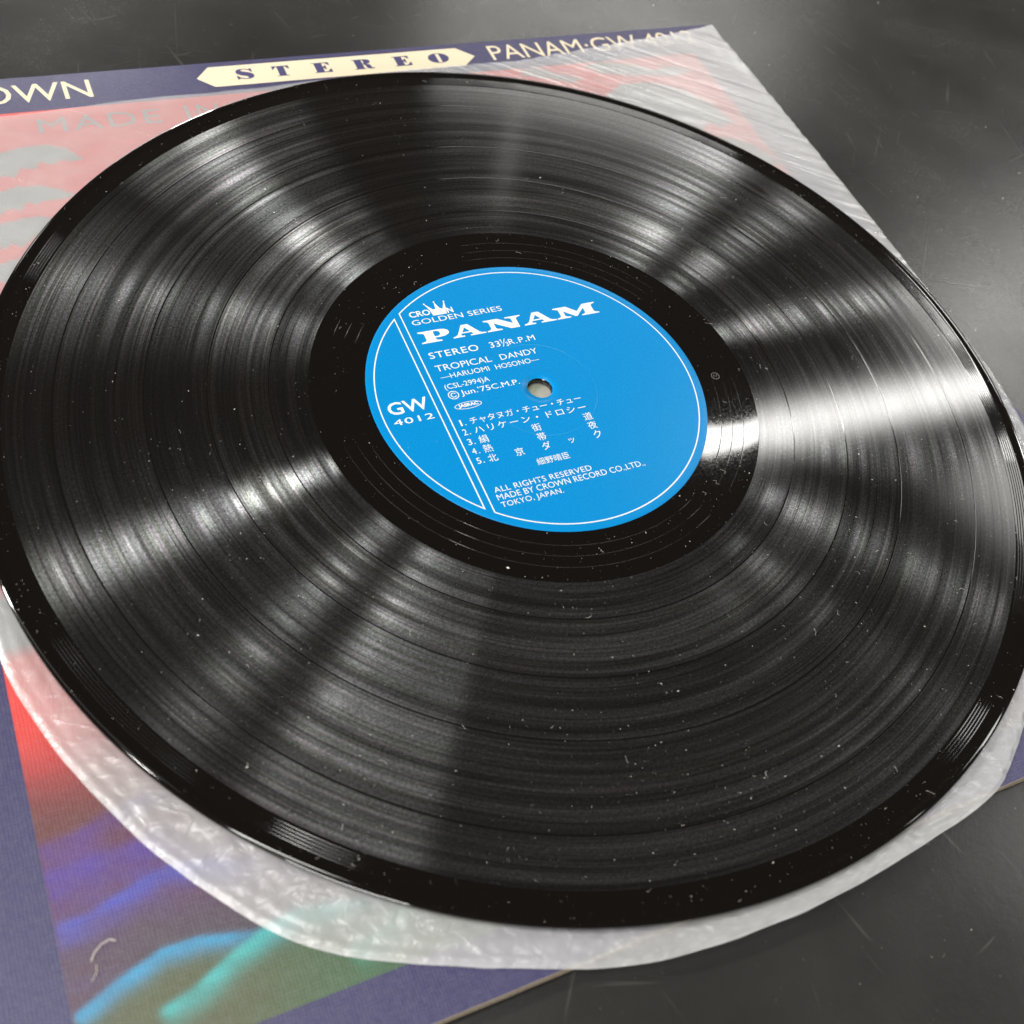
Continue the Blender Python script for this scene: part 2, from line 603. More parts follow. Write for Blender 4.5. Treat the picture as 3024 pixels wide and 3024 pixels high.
SHAPES = [
    [(-135, 123), (-129, 128), (-124.3, 130.6), (-117.2, 132.4), (-110.4, 132.1), (-104.9, 129.2), (-101, 123.2), (-108.2, 124), (-110.7, 122.6), (-114, 124.6), (-115.5, 121.2), (-119.8, 122.3), (-121.8, 118.6), (-126, 119.7), (-131, 116)],
    [(-133, 110), (-127.1, 112.6), (-122.5, 114.3), (-115.9, 113.8), (-109.8, 110.5), (-106.7, 107.8), (-110.5, 106.3), (-115.8, 107), (-117.8, 105.2), (-120.8, 106.8), (-122.5, 103.6), (-125.7, 104.9), (-128.6, 102.7), (-134, 100)],
    [(-138, 97), (-129.2, 99), (-122.6, 100.1), (-117, 99.8), (-112, 97.0), (-119.4, 93.3), (-124.7, 87.6), (-127.2, 90.1), (-129.7, 88), (-132, 91), (-137, 86)],
    [(-141, 78), (-133, 82), (-126, 84), (-120, 80), (-130, 74), (-134, 76), (-141, 66)],
    [(-151, -25), (-140, -22), (-130, -30), (-140, -40), (-151, -43)],
    [(85, 129), (95, 135), (108, 134), (118, 128), (126, 117), (129, 106), (122, 104), (118, 108), (112, 101), (107, 105), (102, 99), (97, 110), (92, 106)],
    [(104, 98), (112, 99.5), (122, 98), (130, 92), (135, 82), (128, 78), (122, 82), (117, 76), (112, 84)],
    [(84, 147), (92, 149), (104, 146), (112, 141), (120, 143), (128, 139), (120, 136), (110, 138), (100, 139), (90, 142)],
    [(60, 149), (66, 149), (72, 144), (80, 140), (76, 138), (66, 142), (58, 145)],
]


def art_color(x, y):
    n1 = noise.noise(Vector((x * 0.03, y * 0.10, 1.0)))
    n2 = noise.noise(Vector((x * 0.15, y * 0.35, 7.0)))
    dg = y + 0.10 * (x + 150)
    red = RED
    c = red
    c = mixv(c, (0.36, 0.05, 0.05), smooth(-58 + n1 * 5, -72, dg))
    c = mixv(c, (0.13, 0.045, 0.045), smooth(-67 + n1 * 6, -83, dg))
    c = mixv(c, (0.085, 0.045, 0.15), smooth(-86, -96, dg) * (0.65 + 0.5 * n2))
    c = mixv(c, (0.075, 0.055, 0.075), smooth(-97 + n1 * 4, -112, dg) * (1 - 0.4 * smooth(-132, -150, x)))
    gr = smooth(-113, -121, y - 0.12 * (x + 150))
    # green side lies below the cyan and teal sweeps
    d4, _ = seg_d(x, y, STREAKS[3][0])
    d5, _ = seg_d(x, y, STREAKS[4][0])
    below = max(smooth(0.5, -2.5, d4) if x < -118 else 0.0, smooth(0.5, -2.5, d5))
    c = mixv(c, (0.085, 0.10, 0.048), max(below, 0) * 0.95)
    c = mixv(c, (0.06, 0.125, 0.065), max(below, 0) * smooth(-125, -95, x + 4 * n1) * 0.9)
    for pl, col, w0, w1, amt in STREAKS:
        d, t = seg_d(x, y, pl)
        e = (math.exp(-(d / w0) ** 2) if d > 0 else math.exp(-(d / w1) ** 2)) 
        fade = smooth(0, 0.06, t) * smooth(1.0, 0.72, t)
        c = mixv(c, col, e * fade * amt * (1 + 0.45 * n2))
    if x * x + y * y < 100:
        c = mixv((0.50, 0.48, 0.36), (0.30, 0.42, 0.10), smooth(-2, 3, y - x * 0.5))
    if y > -50:
        for s_ in SHAPES:
            if in_poly(x, y, s_):
                c = SILV
                break
    k = 1 + 0.08 * n2
    return (c[0] * k, c[1] * k, c[2] * k, 1.0)


AX0, AX1, AY0, AY1 = -150.9, 135.0, -133.8, 149.2


def axis(lo, hi, fine_parts, fs, cs):
    pts = [lo]
    while pts[-1] < hi - 1e-6:
        p = pts[-1]
        st = fs if any(a <= p < b for a, b in fine_parts) else cs
        pts.append(min(hi, p + st))
    return pts


xs = axis(AX0, AX1, [(-151, -60), (-8, 8), (60, 136)], 0.8, 4.0)
ys = axis(AY0, AY1, [(-134, -48), (-8, 8), (62, 150)], 0.8, 4.0)
vs, fs = [], []
for yy in ys:
    for xx in xs:
        vs.append((xx, yy, JZ + 0.03))
nx = len(xs)
for j in range(len(ys) - 1):
    for i in range(nx - 1):
        fs.append((j * nx + i, j * nx + i + 1, (j + 1) * nx + i + 1, (j + 1) * nx + i))
me = mesh_from('art_panel', vs, fs)
ca = me.color_attributes.new('ink', 'FLOAT_COLOR', 'POINT')
cols = []
for vtx in vs:
    cols.extend(art_color(vtx[0], vtx[1]))
ca.data.foreach_set('color', cols)
art = link('picture_panel', me, linen('picture_ink', attr='ink'))
put_in(art, jacket, JOFF)
tag(art, 'red printed picture fading to violet, blue and green')


def curve_mesh(name, splines, z, mat, parent, off, ox=0.0, oy=0.0, sx=1.0, sy=1.0, depth=0.0):
    """Filled flat shape with holes from closed polylines."""
    cu = bpy.data.curves.new(name, 'CURVE')
    cu.dimensions = '2D'
    cu.fill_mode = 'BOTH'
    for pl in splines:
        s_ = cu.splines.new('POLY')
        s_.points.add(len(pl) - 1)
        for i, q in enumerate(pl):
            s_.points[i].co = (q[0] * sx + ox, q[1] * sy + oy, 0, 1)
        s_.use_cyclic_u = True
    tmp = bpy.data.objects.new('tmp', cu)
    C.objects.link(tmp)
    dg = bpy.context.evaluated_depsgraph_get()
    me = bpy.data.meshes.new_from_object(tmp.evaluated_get(dg))
    bpy.data.objects.remove(tmp)
    bpy.data.curves.remove(cu)
    for vv in me.vertices:
        vv.co = Vector((vv.co.x * S, vv.co.y * S, z * S))
    me.name = name
    me.materials.clear()
    up(me)
    o = link(name, me, mat)
    if parent:
        put_in(o, parent, off)
    return o


def up(me):
    bm = bmesh.new()
    bm.from_mesh(me)
    for fc in bm.faces:
        if fc.normal.z < 0:
            fc.normal_flip()
    bm.to_mesh(me)
    bm.free()


def text(s, x0, y0, x1, y1, z, mat, parent, off, name='lettering', bold=0.0, rotz=0.0, space=1.0, res=3, keep=False, shear=0.0):
    """Lettering fitted to the box x0..x1, y0..y1."""
    fc = bpy.data.curves.new(name, 'FONT')
    fc.body = s
    fc.offset = bold
    fc.resolution_u = res
    fc.space_character = space
    fc.shear = shear
    tmp = bpy.data.objects.new('tmp', fc)
    C.objects.link(tmp)
    dg = bpy.context.evaluated_depsgraph_get()
    me = bpy.data.meshes.new_from_object(tmp.evaluated_get(dg))
    bpy.data.objects.remove(tmp)
    bpy.data.curves.remove(fc)
    X = [q.co.x for q in me.vertices]
    Y = [q.co.y for q in me.vertices]
    ax, bx, ay, by = min(X), max(X), min(Y), max(Y)
    kx = (x1 - x0) / (bx - ax)
    ky = (y1 - y0) / max(by - ay, 1e-6)
    if keep:
        kx = ky = min(kx, ky)
    cx, cy = (x0 + x1) / 2, (y0 + y1) / 2
    for q in me.vertices:
        px = (q.co.x - (ax + bx) / 2) * kx
        py = (q.co.y - (ay + by) / 2) * ky
        if rotz:
            c_, s_ = math.cos(rotz), math.sin(rotz)
            px, py = px * c_ - py * s_, px * s_ + py * c_
        q.co = Vector(((px + cx) * S, (py + cy) * S, z * S))
    me.materials.clear()
    me.name = name
    up(me)
    o = link(name, me, mat)
    put_in(o, parent, off)
    return o


# badge and band lettering on the jacket
bd = curve_mesh('badge', [[(-58, 158.8), (-52.9, 153.6), (38.5, 153.6), (44.3, 158.9), (38.5, 164.6), (-52.9, 164.6)]],
                JZ + 0.05, M_cream, jacket, JOFF)


def fat(ch):
    if ch == 'T':
        return [[(0, 5.4), (6, 5.4), (6, 3.6), (5.75, 3.6), (4.6, 5.0), (4.3, 5.0), (4.3, .35), (5.1, .35), (5.1, 0), (1.0, 0), (1.0, .35), (1.8, .35), (1.8, 5.0), (1.4, 5.0), (.25, 3.6), (0, 3.6)]]
    if ch == 'E':
        return [[(0, 5.4), (6.2, 5.4), (6.2, 3.7), (5.95, 3.7), (4.7, 5.0), (3.6, 5.0), (3.6, 2.95), (4.5, 3.9), (4.75, 3.9), (4.75, 1.6), (4.5, 1.6), (3.6, 2.55), (3.6, .4), (4.8, .4), (6.2, 1.9), (6.45, 1.9), (6.45, 0), (0, 0), (0, .35), (.8, .35), (.8, 5.05), (0, 5.05)]]
    if ch == 'R':
        return [[(0, 5.4), (4.8, 5.4), (6.2, 5.1), (6.7, 4.2), (6.2, 3.2), (4.9, 2.8), (6.0, 2.4), (6.3, 1.6), (6.5, .6), (6.9, .35), (7.2, .7), (7.4, .6), (7.0, 0), (5.8, -.05), (4.7, .3), (4.4, 1.5), (4.1, 2.4), (3.5, 2.6), (3.5, .35), (4.1, .35), (4.1, 0), (0, 0), (0, .35), (.8, .35), (.8, 5.05), (0, 5.05)],
                [(3.5, 5.05), (3.9, 4.95), (4.15, 4.1), (3.9, 3.1), (3.5, 2.95)]]
    if ch == 'O':
        n = 28
        o = [(4 + 4 * math.cos(2 * PI * i / n), 2.7 + 2.8 * math.sin(2 * PI * i / n)) for i in range(n)]
        return [o, [(3.45, .25), (4.75, .25), (4.75, 5.15), (3.45, 5.15)]]
    return [[(5.9, 5.45), (5.9, 3.5), (5.6, 3.5), (4.9, 4.6), (3.4, 5.1), (2.3, 4.95), (2.1, 4.5), (2.6, 4.05), (4.6, 3.4), (5.9, 2.6), (6.2, 1.5), (5.6, .5), (4.2, -.05), (2.5, 0), (1.1, .35), (.4, -.05), (.15, -.05), (.15, 2.0), (.45, 2.0), (1.3, .9), (2.9, .3), (3.9, .45), (4.1, .9), (3.5, 1.45), (1.6, 2.1), (.4, 3.0), (.2, 4.1), (.9, 5.1), (2.2, 5.45), (3.9, 5.35), (5.0, 5.05), (5.5, 5.45)]]


for ch, bx in (('S', -44.6), ('T', -31.6), ('E', -17.3), ('R', -2.6), ('E', 12.6), ('O', 26.0)):
    curve_mesh('lettering', fat(ch), JZ + 0.075, M_navyink, jacket, JOFF, bx, 156.6, 1.0, 1.05)
text('CROWN', -144.5, 153.9, -92.2, 163.3, JZ + 0.05, M_cream, jacket, JOFF, bold=0.004)
text('PANAM·GW·4012', 50.8, 155.4, 140.5, 164.3, JZ + 0.05, M_cream, jacket, JOFF)
text('MADE', -111.5, 137.8, -74.0, 144.9, JZ + 0.055, plain('silver_ink', SILV, 0.5), jacket, JOFF, space=1.15)
text('IN', -65.8, 137.8, -55.0, 145.2, JZ + 0.055, bpy.data.materials['silver_ink'], jacket, JOFF, space=1.2)

# ------------------------------------------------------------------ inner sleeve (frosted film pouch)
OUT = [(152.3, 165.4), (152.9, 94), (153.0, 40), (152.2, 15), (152.2, -10), (150.9, -34), (144.8, -60), (133, -83), (117, -103), (98, -120), (75, -137.2), (62, -146.0), (53, -148.6), (30, -152), (-1, -155), (-35, -153.2), (-50, -149.6), (-60, -146), (-83, -136.6), (-101, -128), (-112.5, -119), (-124.7, -103.2), (-131.2, -93.5), (-140, -77), (-146.5, -61), (-151, -45), (-153, -20), (-153, 60), (-153, 145.5), (-121.6, 147.2), (-101, 148.6), (-79, 150.4), (-51, 149.9), (-10, 152.2), (29, 154.2), (54.7, 152.4), (70, 154.2), (85, 156.3), (110, 159.2), (134, 161.9)]


def rounded(pts, keep):
    for _ in range(3):
        q = []
        for i, a in enumerate(pts):
            b = pts[(i + 1) % len(pts)]
            ka, kb = a in keep, b in keep
            q.append(a if ka else (a[0] * .75 + b[0] * .25, a[1] * .75 + b[1] * .25))
            q.append(b if kb else (a[0] * .25 + b[0] * .75, a[1] * .25 + b[1] * .75))
        pts = [p_ for i, p_ in enumerate(q) if p_ != q[i - 1]]
    return pts


OUT = rounded(OUT, {(152.3, 165.4), (-153, 145.5)})


def radial_out(a):
    c_, s_ = math.cos(a), math.sin(a)
    best = 0
    for i in range(len(OUT)):
        x1, y1 = OUT[i]
        x2, y2 = OUT[(i + 1) % len(OUT)]
        ex, ey = x2 - x1, y2 - y1
        den = c_ * ey - s_ * ex
        if abs(den) < 1e-9:
            continue
        t = (x1 * ey - y1 * ex) / den
        u = (x1 * s_ - y1 * c_) / den
        if t > 0 and -1e-6 <= u <= 1 + 1e-6:
            best = max(best, t)
    return best


def film(name, z_base, seed, inset):
    n = 1100
    corner_as = [math.atan2(y, x) for x, y in OUT]
    angs = sorted([2 * PI * i / n - PI for i in range(n)])
    for ca_ in (math.atan2(165.4, 152.3), math.atan2(145.5, -153)):
        i = min(range(len(angs)), key=lambda q: abs(angs[q] - ca_))
        angs[i] = ca_
    m = 46
    vs, fs = [], []
    for a in angs:
        R = radial_out(a) - inset
        R += 0.35 * noise.noise(Vector((math.cos(a) * 18, math.sin(a) * 18, seed)))
        c_, s_ = math.cos(a), math.sin(a)
        for k in range(m):
            r = 135 + (R - 135) * (k / (m - 1)) if k else 0.0
            if k:
                r = 135 + (R - 135) * ((k - 1) / (m - 2))
            x, y = r * c_, r * s_
            w = smooth(147.5, 152.5, r)
            inner = smooth(149.0, 156, r)
            # ripples that run out from the disc, tighter near the seam
            rip = noise.noise(Vector((a * 34 + 0.06 * r, r * 0.10, seed)))
            rip2 = noise.noise(Vector((x * 0.2, y * 0.2, seed + 4)))
            rip3 = noise.noise(Vector((x * 0.95, y * 0.95, seed + 9)))
            # long creases heading for the upper right corner
            u = x * 0.79 - y * 0.61
            q = x * 0.61 + y * 0.79
            fold = noise.noise(Vector((u * 0.025, q * 0.22, seed + 2)))
            ck = smooth(60, 110, y) * smooth(-20, 60, x)
            h = (0.50 * (0.4 - abs(rip)) + 0.55 * (0.4 - abs(rip2)) + 0.10 * rip3) * (1 - 0.8 * smooth(-20, 60, y)) + ck * 1.2 * (0.45 - abs(fold))
            if y < 0:
                edge = smooth(R - 4.0, R - 1.2, r) * smooth(R, R - 1.2, r)
                h += 0.55 * edge + 0.35 * smooth(R - 7, R - 4, r) * (1 - smooth(R - 4, R - 2.5, r))
            z = z_base + max(-0.22, h * w * 0.9 + 0.12 * w)
            out = max(0.0, JY0 - y, x - JX1)
            if y < JY0:
                z += smooth(0, 8, JY0 - y) * (0.4 + 1.0 * smooth(-30, 60, x))
            vs.append((x, y, min(z, -0.9 + 6 * inner)))
    na = len(angs)
    for i in range(na):
        j = (i + 1) % na
        for k in range(1, m - 1):
            fs.append((i * m + k, i * m + k + 1, j * m + k + 1, j * m + k))
    # close the middle (hidden under the disc)
    cidx = len(vs)
    vs.append((0, 0, z_base))
    for i in range(na):
        fs.append((cidx, i * m + 1, ((i + 1) % na) * m + 1))
    me = mesh_from(name, vs, fs)
    up_mesh = bmesh.new()
    up_mesh.from_mesh(me)
    loose = [q for q in up_mesh.verts if not q.link_faces]
    bmesh.ops.delete(up_mesh, geom=loose, context='VERTS')
    up_mesh.to_mesh(me)
    up_mesh.free()
    return link(name, me, M_film, smooth=True)


sleeve = empty('inner_sleeve', (0, 0, -2.3))
tag(sleeve, 'crinkled translucent round-bottomed plastic inner sleeve between the record and the jacket', 'record sleeve')
SOFF = Vector((0, 0, -2.3))
put_in(film('front_film', -2.08, 3.0, 0.0), sleeve, SOFF)
put_in(film('back_film', -2.30, 3.3, 0.35), sleeve, SOFF)
# welded seam bead along the round bottom
sv, sf = [], []
path = []
for i in range(420):
    a = -PI * 0.985 + (PI * 0.97) * i / 419
    R = radial_out(a) - 0.25
    x, y = R * math.cos(a), R * math.sin(a)
    z = -2.08 + (smooth(0, 8, JY0 - y) * (0.4 + 1.0 * smooth(-30, 60, x)) if y < JY0 else 0) + 0.1 * noise.noise(Vector((x * .2, y * .2, 2)))
    path.append((x, y, z))
for i, (x, y, z) in enumerate(path):
    d = Vector(path[min(i + 1, len(path) - 1)]) - Vector(path[max(i - 1, 0)])
    d.normalize()
    n_ = Vector((d.y, -d.x, 0))
    for k in range(6):
        b = 2 * PI * k / 6
        w = 0.16
        o_ = n_ * (math.cos(b) * w) + Vector((0, 0, math.sin(b) * w * 0.8))
        sv.append((x + o_.x, y + o_.y, z + o_.z))
for i in range(len(path) - 1):
    for k in range(6):
        k2 = (k + 1) % 6
        sf.append((i * 6 + k, i * 6 + k2, (i + 1) * 6 + k2, (i + 1) * 6 + k))
put_in(link('weld_seam', mesh_from('weld_seam', sv, sf), M_film, smooth=True), sleeve, SOFF)

# ------------------------------------------------------------------ the record
rec = empty('vinyl_record', (0, 0, -1.9))
tag(rec, 'shiny black vinyl record with a blue centre label lying on its plastic sleeve', 'record')
ROFF = Vector((0, 0, -1.9))

BANDS = [(65.2, 75.7), (76.05, 91.8), (92.15, 107.9), (108.25, 130.2), (130.55, 142.3)]
prof = [(3.62, -1.9), (3.62, -0.1), (3.8, 0.0), (4.2, 0.0), (49.0, 0.0), (49.6, 0.0), (51.5, 0.0)]


def dip(r, w, d):
    return [(r - w - 0.12, 0.0), (r - w - 0.04, 0.0), (r - w, -d * .1), (r - w * .45, -d * .7), (r, -d), (r + w * .45, -d * .7), (r + w, -d * .1), (r + w + 0.04, 0.0), (r + w + 0.12, 0.0)]


for r in (53.9, 57.2, 60.6):
    prof += dip(r, 0.05, 0.018)
prev = 64.9
for (a, b) in BANDS:
    prof += [(a - 0.16, 0.0), (a - 0.10, -0.001), (a, -0.012), (b, -0.012), (b + .08, -0.001), (b + 0.14, 0.0)]
for r in (143.2, 143.95, 144.7, 145.45, 146.2):
    prof += dip(r, 0.10, 0.022)
prof += [(146.6, 0.0), (146.9, 0.002), (147.2, 0.02), (147.6, 0.09), (148.0, 0.20), (148.35, 0.30), (148.7, 0.36), (149.05, 0.37), (149.4, 0.32),
         (149.7, 0.18), (149.9, 0.0), (150.0, -0.25), (150.0, -0.55), (149.93, -0.85), (149.75, -1.15), (149.4, -1.4), (149.0, -1.55),
         (148.4, -1.66), (147.0, -1.75), (140, -1.8), (50, -1.9)]
vs, fs = lathe(prof, 720, closed=True)
body = link('disc', mesh_from('disc', vs, fs), MV, smooth=True)
put_in(body, rec, ROFF)

GM = [
    dict(seed=1.0, ar=0.30, at=0.030, wa=0.95, wf=1.0, freq=2.4, contrast=0.75),
    dict(seed=2.3, ar=0.27, at=0.030, wa=1.4, wf=1.0, freq=2.2, contrast=0.75, tint=(1, .99, .98)),
    dict(seed=3.7, ar=0.30, at=0.030, wa=0.95, wf=1.0, freq=2.0, contrast=0.75),
    dict(seed=5.1, ar=0.32, at=0.030, wa=0.95, wf=1.0, freq=1.8, contrast=0.75, tint=(1, .99, .98)),
    dict(seed=6.4, ar=0.31, at=0.030, wa=0.95, wf=1.0, freq=2.1, contrast=0.75, tint=(1, .98, .97)),
]
for i, (a, b) in enumerate(BANDS):
    mt = groove('groove_cut_%d' % i, **GM[i])
    k = max(4, int((b - a) / 0.8))
    pr = [(a + (b - a) * q / k, 0.004) for q in range(k + 1)]
    vs, fs = lathe(pr, 720)
    o = link('track_band', mesh_from('track_band', vs, fs), mt, smooth=True)
    put_in(o, rec, ROFF)

# label
LZ = 0.05


def label_mat():
    g = G('blue_label_paper')
    p = g.mm()
    x, y, z = g.sep(p)
    r = g.math('SQRT', g.math('ADD', g.math('MULTIPLY', x, x), g.math('MULTIPLY', y, y)))
    n = g.noise(p, 0.05, 2, 0.5)
    fine = g.noise(p, 2.5, 3, 0.6)
    wob = g.math('ADD', r, g.math('MULTIPLY', g.noise(p, 0.04, 1, 0.5), 0.6))
    ringm = g.math('ABSOLUTE', g.math('SUBTRACT', wob, 17.4))
    press = g.rng(ringm, 0.0, 0.35, -1.0, 0.0, True)
    lip = g.rng(r, 48.2, 49.8, 0.0, -1.6, True)
    h = g.math('ADD', g.math('ADD', press, lip), g.math('MULTIPLY', n, 0.5))
    c = g.mixc(g.rng(fine, .3, .8, 0, .06), (0.0, 0.228, 0.56), (0.008, 0.26, 0.60))
    c = g.mixc(g.rng(g.noise(p, 0.9, 2, .5), .73, .8, 0, .3), c, (0.4, 0.6, 0.8))
    rg = g.rng(fine, .3, .7, .22, .34)
    return g.surf(g.bsdf(Base_Color=c, Roughness=rg, Specular_IOR_Level=0.2, Normal=g.bump(h, 0.35, 0.12)))


lp = [(3.65, -0.02), (3.7, LZ)] + [(3.7 + (49.2 - 3.7) * q / 20, LZ) for q in range(1, 20)] + [(49.2, LZ), (49.6, LZ - 0.015), (49.7, -0.01)]
vs, fs = lathe(lp, 360)
lab = link('centre_label', mesh_from('centre_label', vs, fs), label_mat(), smooth=True)
put_in(lab, rec, ROFF)
Z0 = Vector((0, 0, 0))
PZ = LZ + 0.02


def lp_text(s, x0, y0, x1, y1, **kw):
    o = text(s, x0, y0, x1, y1, PZ, M_white, lab, Z0, **kw)
    o.location = (0, 0, 0)
    return o


def lp_shape(name, spl, **kw):
    o = curve_mesh(name, spl, PZ, M_white, lab, Z0, **kw)
    o.location = (0, 0, 0)
    return o


def arc(r, a0, a1, n):
    return [(r * math.cos(a0 + (a1 - a0) * i / n), r * math.sin(a0 + (a1 - a0) * i / n)) for i in range(n + 1)]


def line_ring(xcut, R, side, w):
    """closed outline: chord x = xcut plus the arc of radius R on the given side."""
    def outline(xc, r):
        a = math.acos(xc / r)
        if side > 0:
            return arc(r, -a, a, 120)
        return arc(r, a, 2 * PI - a, 60)
    return outline(xcut, R)


# right field outline and left field outline
w = 0.36
Rr = 47.4
lp_shape('outline', [line_ring(-29.7, Rr, 1, 0), line_ring(-29.7 + w, Rr - w, 1, 0)])
lp_shape('outline', [line_ring(-31.5, Rr, -1, 0), line_ring(-31.5 - w, Rr - w, -1, 0)])

# crown mark
lp_shape('crown_mark', [[(-19.9, 33.9), (-15.6, 33.9), (-15.1, 36.2), (-14.75, 38.5), (-14.95, 38.6), (-16.2, 36.0), (-17.0, 36.6), (-17.75, 38.9), (-17.95, 38.9), (-18.3, 36.4), (-19.1, 36.3), (-20.9, 38.8), (-21.05, 38.65), (-20.2, 36.2)]])
for cx, cy in ((-21.05, 38.95), (-17.85, 39.2), (-14.8, 38.85)):
    lp_shape('crown_tip', [[(cx + .28 * math.cos(t * PI / 5), cy + .28 * math.sin(t * PI / 5)) for t in range(10)]])
lp_text('CRO', -26.9, 34.45, -20.35, 36.75, bold=0.02)
lp_text('N', -15.2, 34.0, -13.3, 36.2, bold=0.03)
lp_text('GOLDEN SERIES', -27.2, 31.35, 1.4, 33.35, bold=-0.002)

GP = [[(0, 4.6), (7.2, 4.6), (8.8, 4.4), (9.9, 3.75), (10.1, 3.1), (9.8, 2.4), (8.6, 1.8), (7, 1.6), (5.0, 1.6), (5.0, 1.15), (5.4, .7), (6.8, .42), (6.8, 0), (0, 0), (0, .42), (1.4, .7), (1.9, 1.15), (1.9, 3.45), (1.4, 3.9), (0, 4.18)],
      [(5.0, 4.1), (6.2, 4.1), (6.9, 3.75), (7.1, 3.1), (6.9, 2.5), (6.2, 2.1), (5.0, 2.1)]]
GA = [[(3.9, 4.6), (6.0, 4.6), (8.6, 1.0), (9.2, .62), (10.5, .4), (10.5, 0), (5.5, 0), (5.5, .4), (6.4, .55), (6.5, .8), (6.1, 1.3), (3.0, 1.3), (2.6, .85), (2.8, .55), (3.7, .4), (3.7, 0), (0, 0), (0, .4), (1.0, .65), (1.8, 1.2)],
      [(3.4, 1.75), (5.8, 1.75), (4.6, 3.5)]]
GN = [[(0, 4.6), (4.6, 4.6), (8.8, 1.9), (8.8, 3.6), (8.3, 4.0), (7, 4.2), (7, 4.6), (12, 4.6), (12, 4.2), (10.9, 4.0), (10.4, 3.6), (10.4, 0), (7.6, 0), (3.0, 3.0), (3.0, 1.1), (3.4, .65), (4.8, .4), (4.8, 0), (0, 0), (0, .4), (1.0, .65), (1.5, 1.1), (1.5, 3.5), (1.0, 3.95), (0, 4.2)]]
GMm = [[(0, 4.6), (4.4, 4.6), (7.2, 2.1), (9.9, 4.6), (14, 4.6), (14, 4.2), (12.9, 3.95), (12.5, 3.5), (12.5, 1.1), (12.9, .65), (14, .4), (14, 0), (8.2, 0), (8.2, .4), (9.2, .65), (9.6, 1.1), (9.6, 3.0), (6.6, 0.2), (6.0, 0.2), (2.9, 2.9), (2.9, 1.1), (3.3, .65), (4.5, .4), (4.5, 0), (0, 0), (0, .4), (1.0, .65), (1.5, 1.1), (1.5, 3.5), (1.0, 3.95), (0, 4.2)]]
for gl, x0, wd, tot in ((GP, -27.1, 9.4, 10.1), (GA, -17.3, 10.4, 10.5), (GN, -6.4, 12.1, 12), (GA, 5.7, 10.7, 10.5), (GMm, 16.7, 14.3, 14)):
    lp_shape('letter', gl, ox=x0, oy=23.85, sx=wd / tot, sy=1.0)

lp_text('STEREO', -26.9, 17.8, -11.6, 20.2, bold=0.004, space=1.1)
lp_text('33', -8.0, 17.8, -4.7, 20.0)
lp_text('⅓', -4.4, 17.4, -2.2, 20.4)
lp_text('R.P.M', -1.9, 17.8, 6.5, 19.9, space=1.15)
lp_text('TROPICAL', -26.8, 12.8, -9.6, 15.1, bold=-0.002)
lp_text('DANDY', -6.8, 12.7, 5.1, 14.8, bold=-0.002)
lp_text('—HARUOMI', -26.6, 9.7, -11.6, 11.5, bold=-0.002)
lp_text('HOSONO—', -9.6, 9.6, 4.3, 11.4, bold=-0.002)
lp_text('(CSL-2994)A', -26.8, 5.4, -13.1, 7.8)
lp_text('©', -27.0, 2.0, -23.7, 5.1)
lp_text("Jun.'75C.M.P.", -23.1, 2.3, -5.0, 4.8, bold=0.0)
# oval rights mark
n = 40
lp_shape('oval_mark', [[(-22.65 + 4.1 * math.cos(2 * PI * i / n), -.85 + 1.25 * math.sin(2 * PI * i / n)) for i in range(n)],
                       [(-22.65 + 3.85 * math.cos(2 * PI * i / n), -.85 + 1.08 * math.sin(2 * PI * i / n)) for i in range(n)]])
lp_text('JASRAC', -25.6, -1.6, -19.6, -.1, bold=0.045)

rows = [(-7.5, -5.4), (-10.8, -8.7), (-14.3, -12.2), (-17.6, -15.5), (-20.9, -18.9)]
for i, (y0, y1) in enumerate(rows):
    lp_text(str(i + 1), -27.8 + (.45 if i == 0 else 0), y0, -26.6 - (.25 if i == 0 else 0), y1)
    lp_text('.', -26.1, y0, -25.75, y0 + .35)
lp_text('チャタヌガ・チュー・チュー', -24.4, -7.6, 10.1, -5.2, bold=0.0)
lp_text('ハリケーン・ドロシー', -24.4, -10.9, 10.2, -8.6, bold=0.0, space=1.25)


def kan(ch, cx, cy, sz=2.7):
    lp_text(ch, cx - sz / 2, cy - sz / 2, cx + sz / 2, cy + sz / 2, keep=True)


for ch, cx, cy in (('絹', -23.1, -13.2), ('街', -7.0, -13.2), ('道', 9.2, -13.2), ('熱', -23.1, -16.5), ('帯', -6.9, -16.6), ('夜', 9.1, -16.5),
                   ('北', -23.1, -19.9), ('京', -15.1, -19.9), ('ダ', -6.9, -19.9), ('ク', 9.1, -19.9)):
    kan(ch, cx, cy)
kan('ッ', 0.9, -20.1, 1.8)
lp_text('細野晴臣', -11.8, -25.7, -2.0, -23.4, bold=0.0)
lp_text('ALL RIGHTS RESERVED', -27.0, -31.1, 2.2, -29.3, bold=-0.002, space=1.05)
lp_text('MADE BY CROWN RECORD CO.,LTD.,', -27.1, -33.9, 17.7, -31.7, bold=-0.002)
lp_text('TOKYO, JAPAN.', -26.9, -36.5, -8.7, -34.3, bold=-0.002, space=1.05)
lp_text('GW', -45.0, 0.7, -33.3, 5.1, bold=0.014)
lp_text('4012', -45.0, -2.95, -33.4, -0.9, bold=0.004, space=1.1)

# small marks pressed into the run-out
M_etch = plain('etched_vinyl', (0.16, 0.15, 0.14), 0.35)


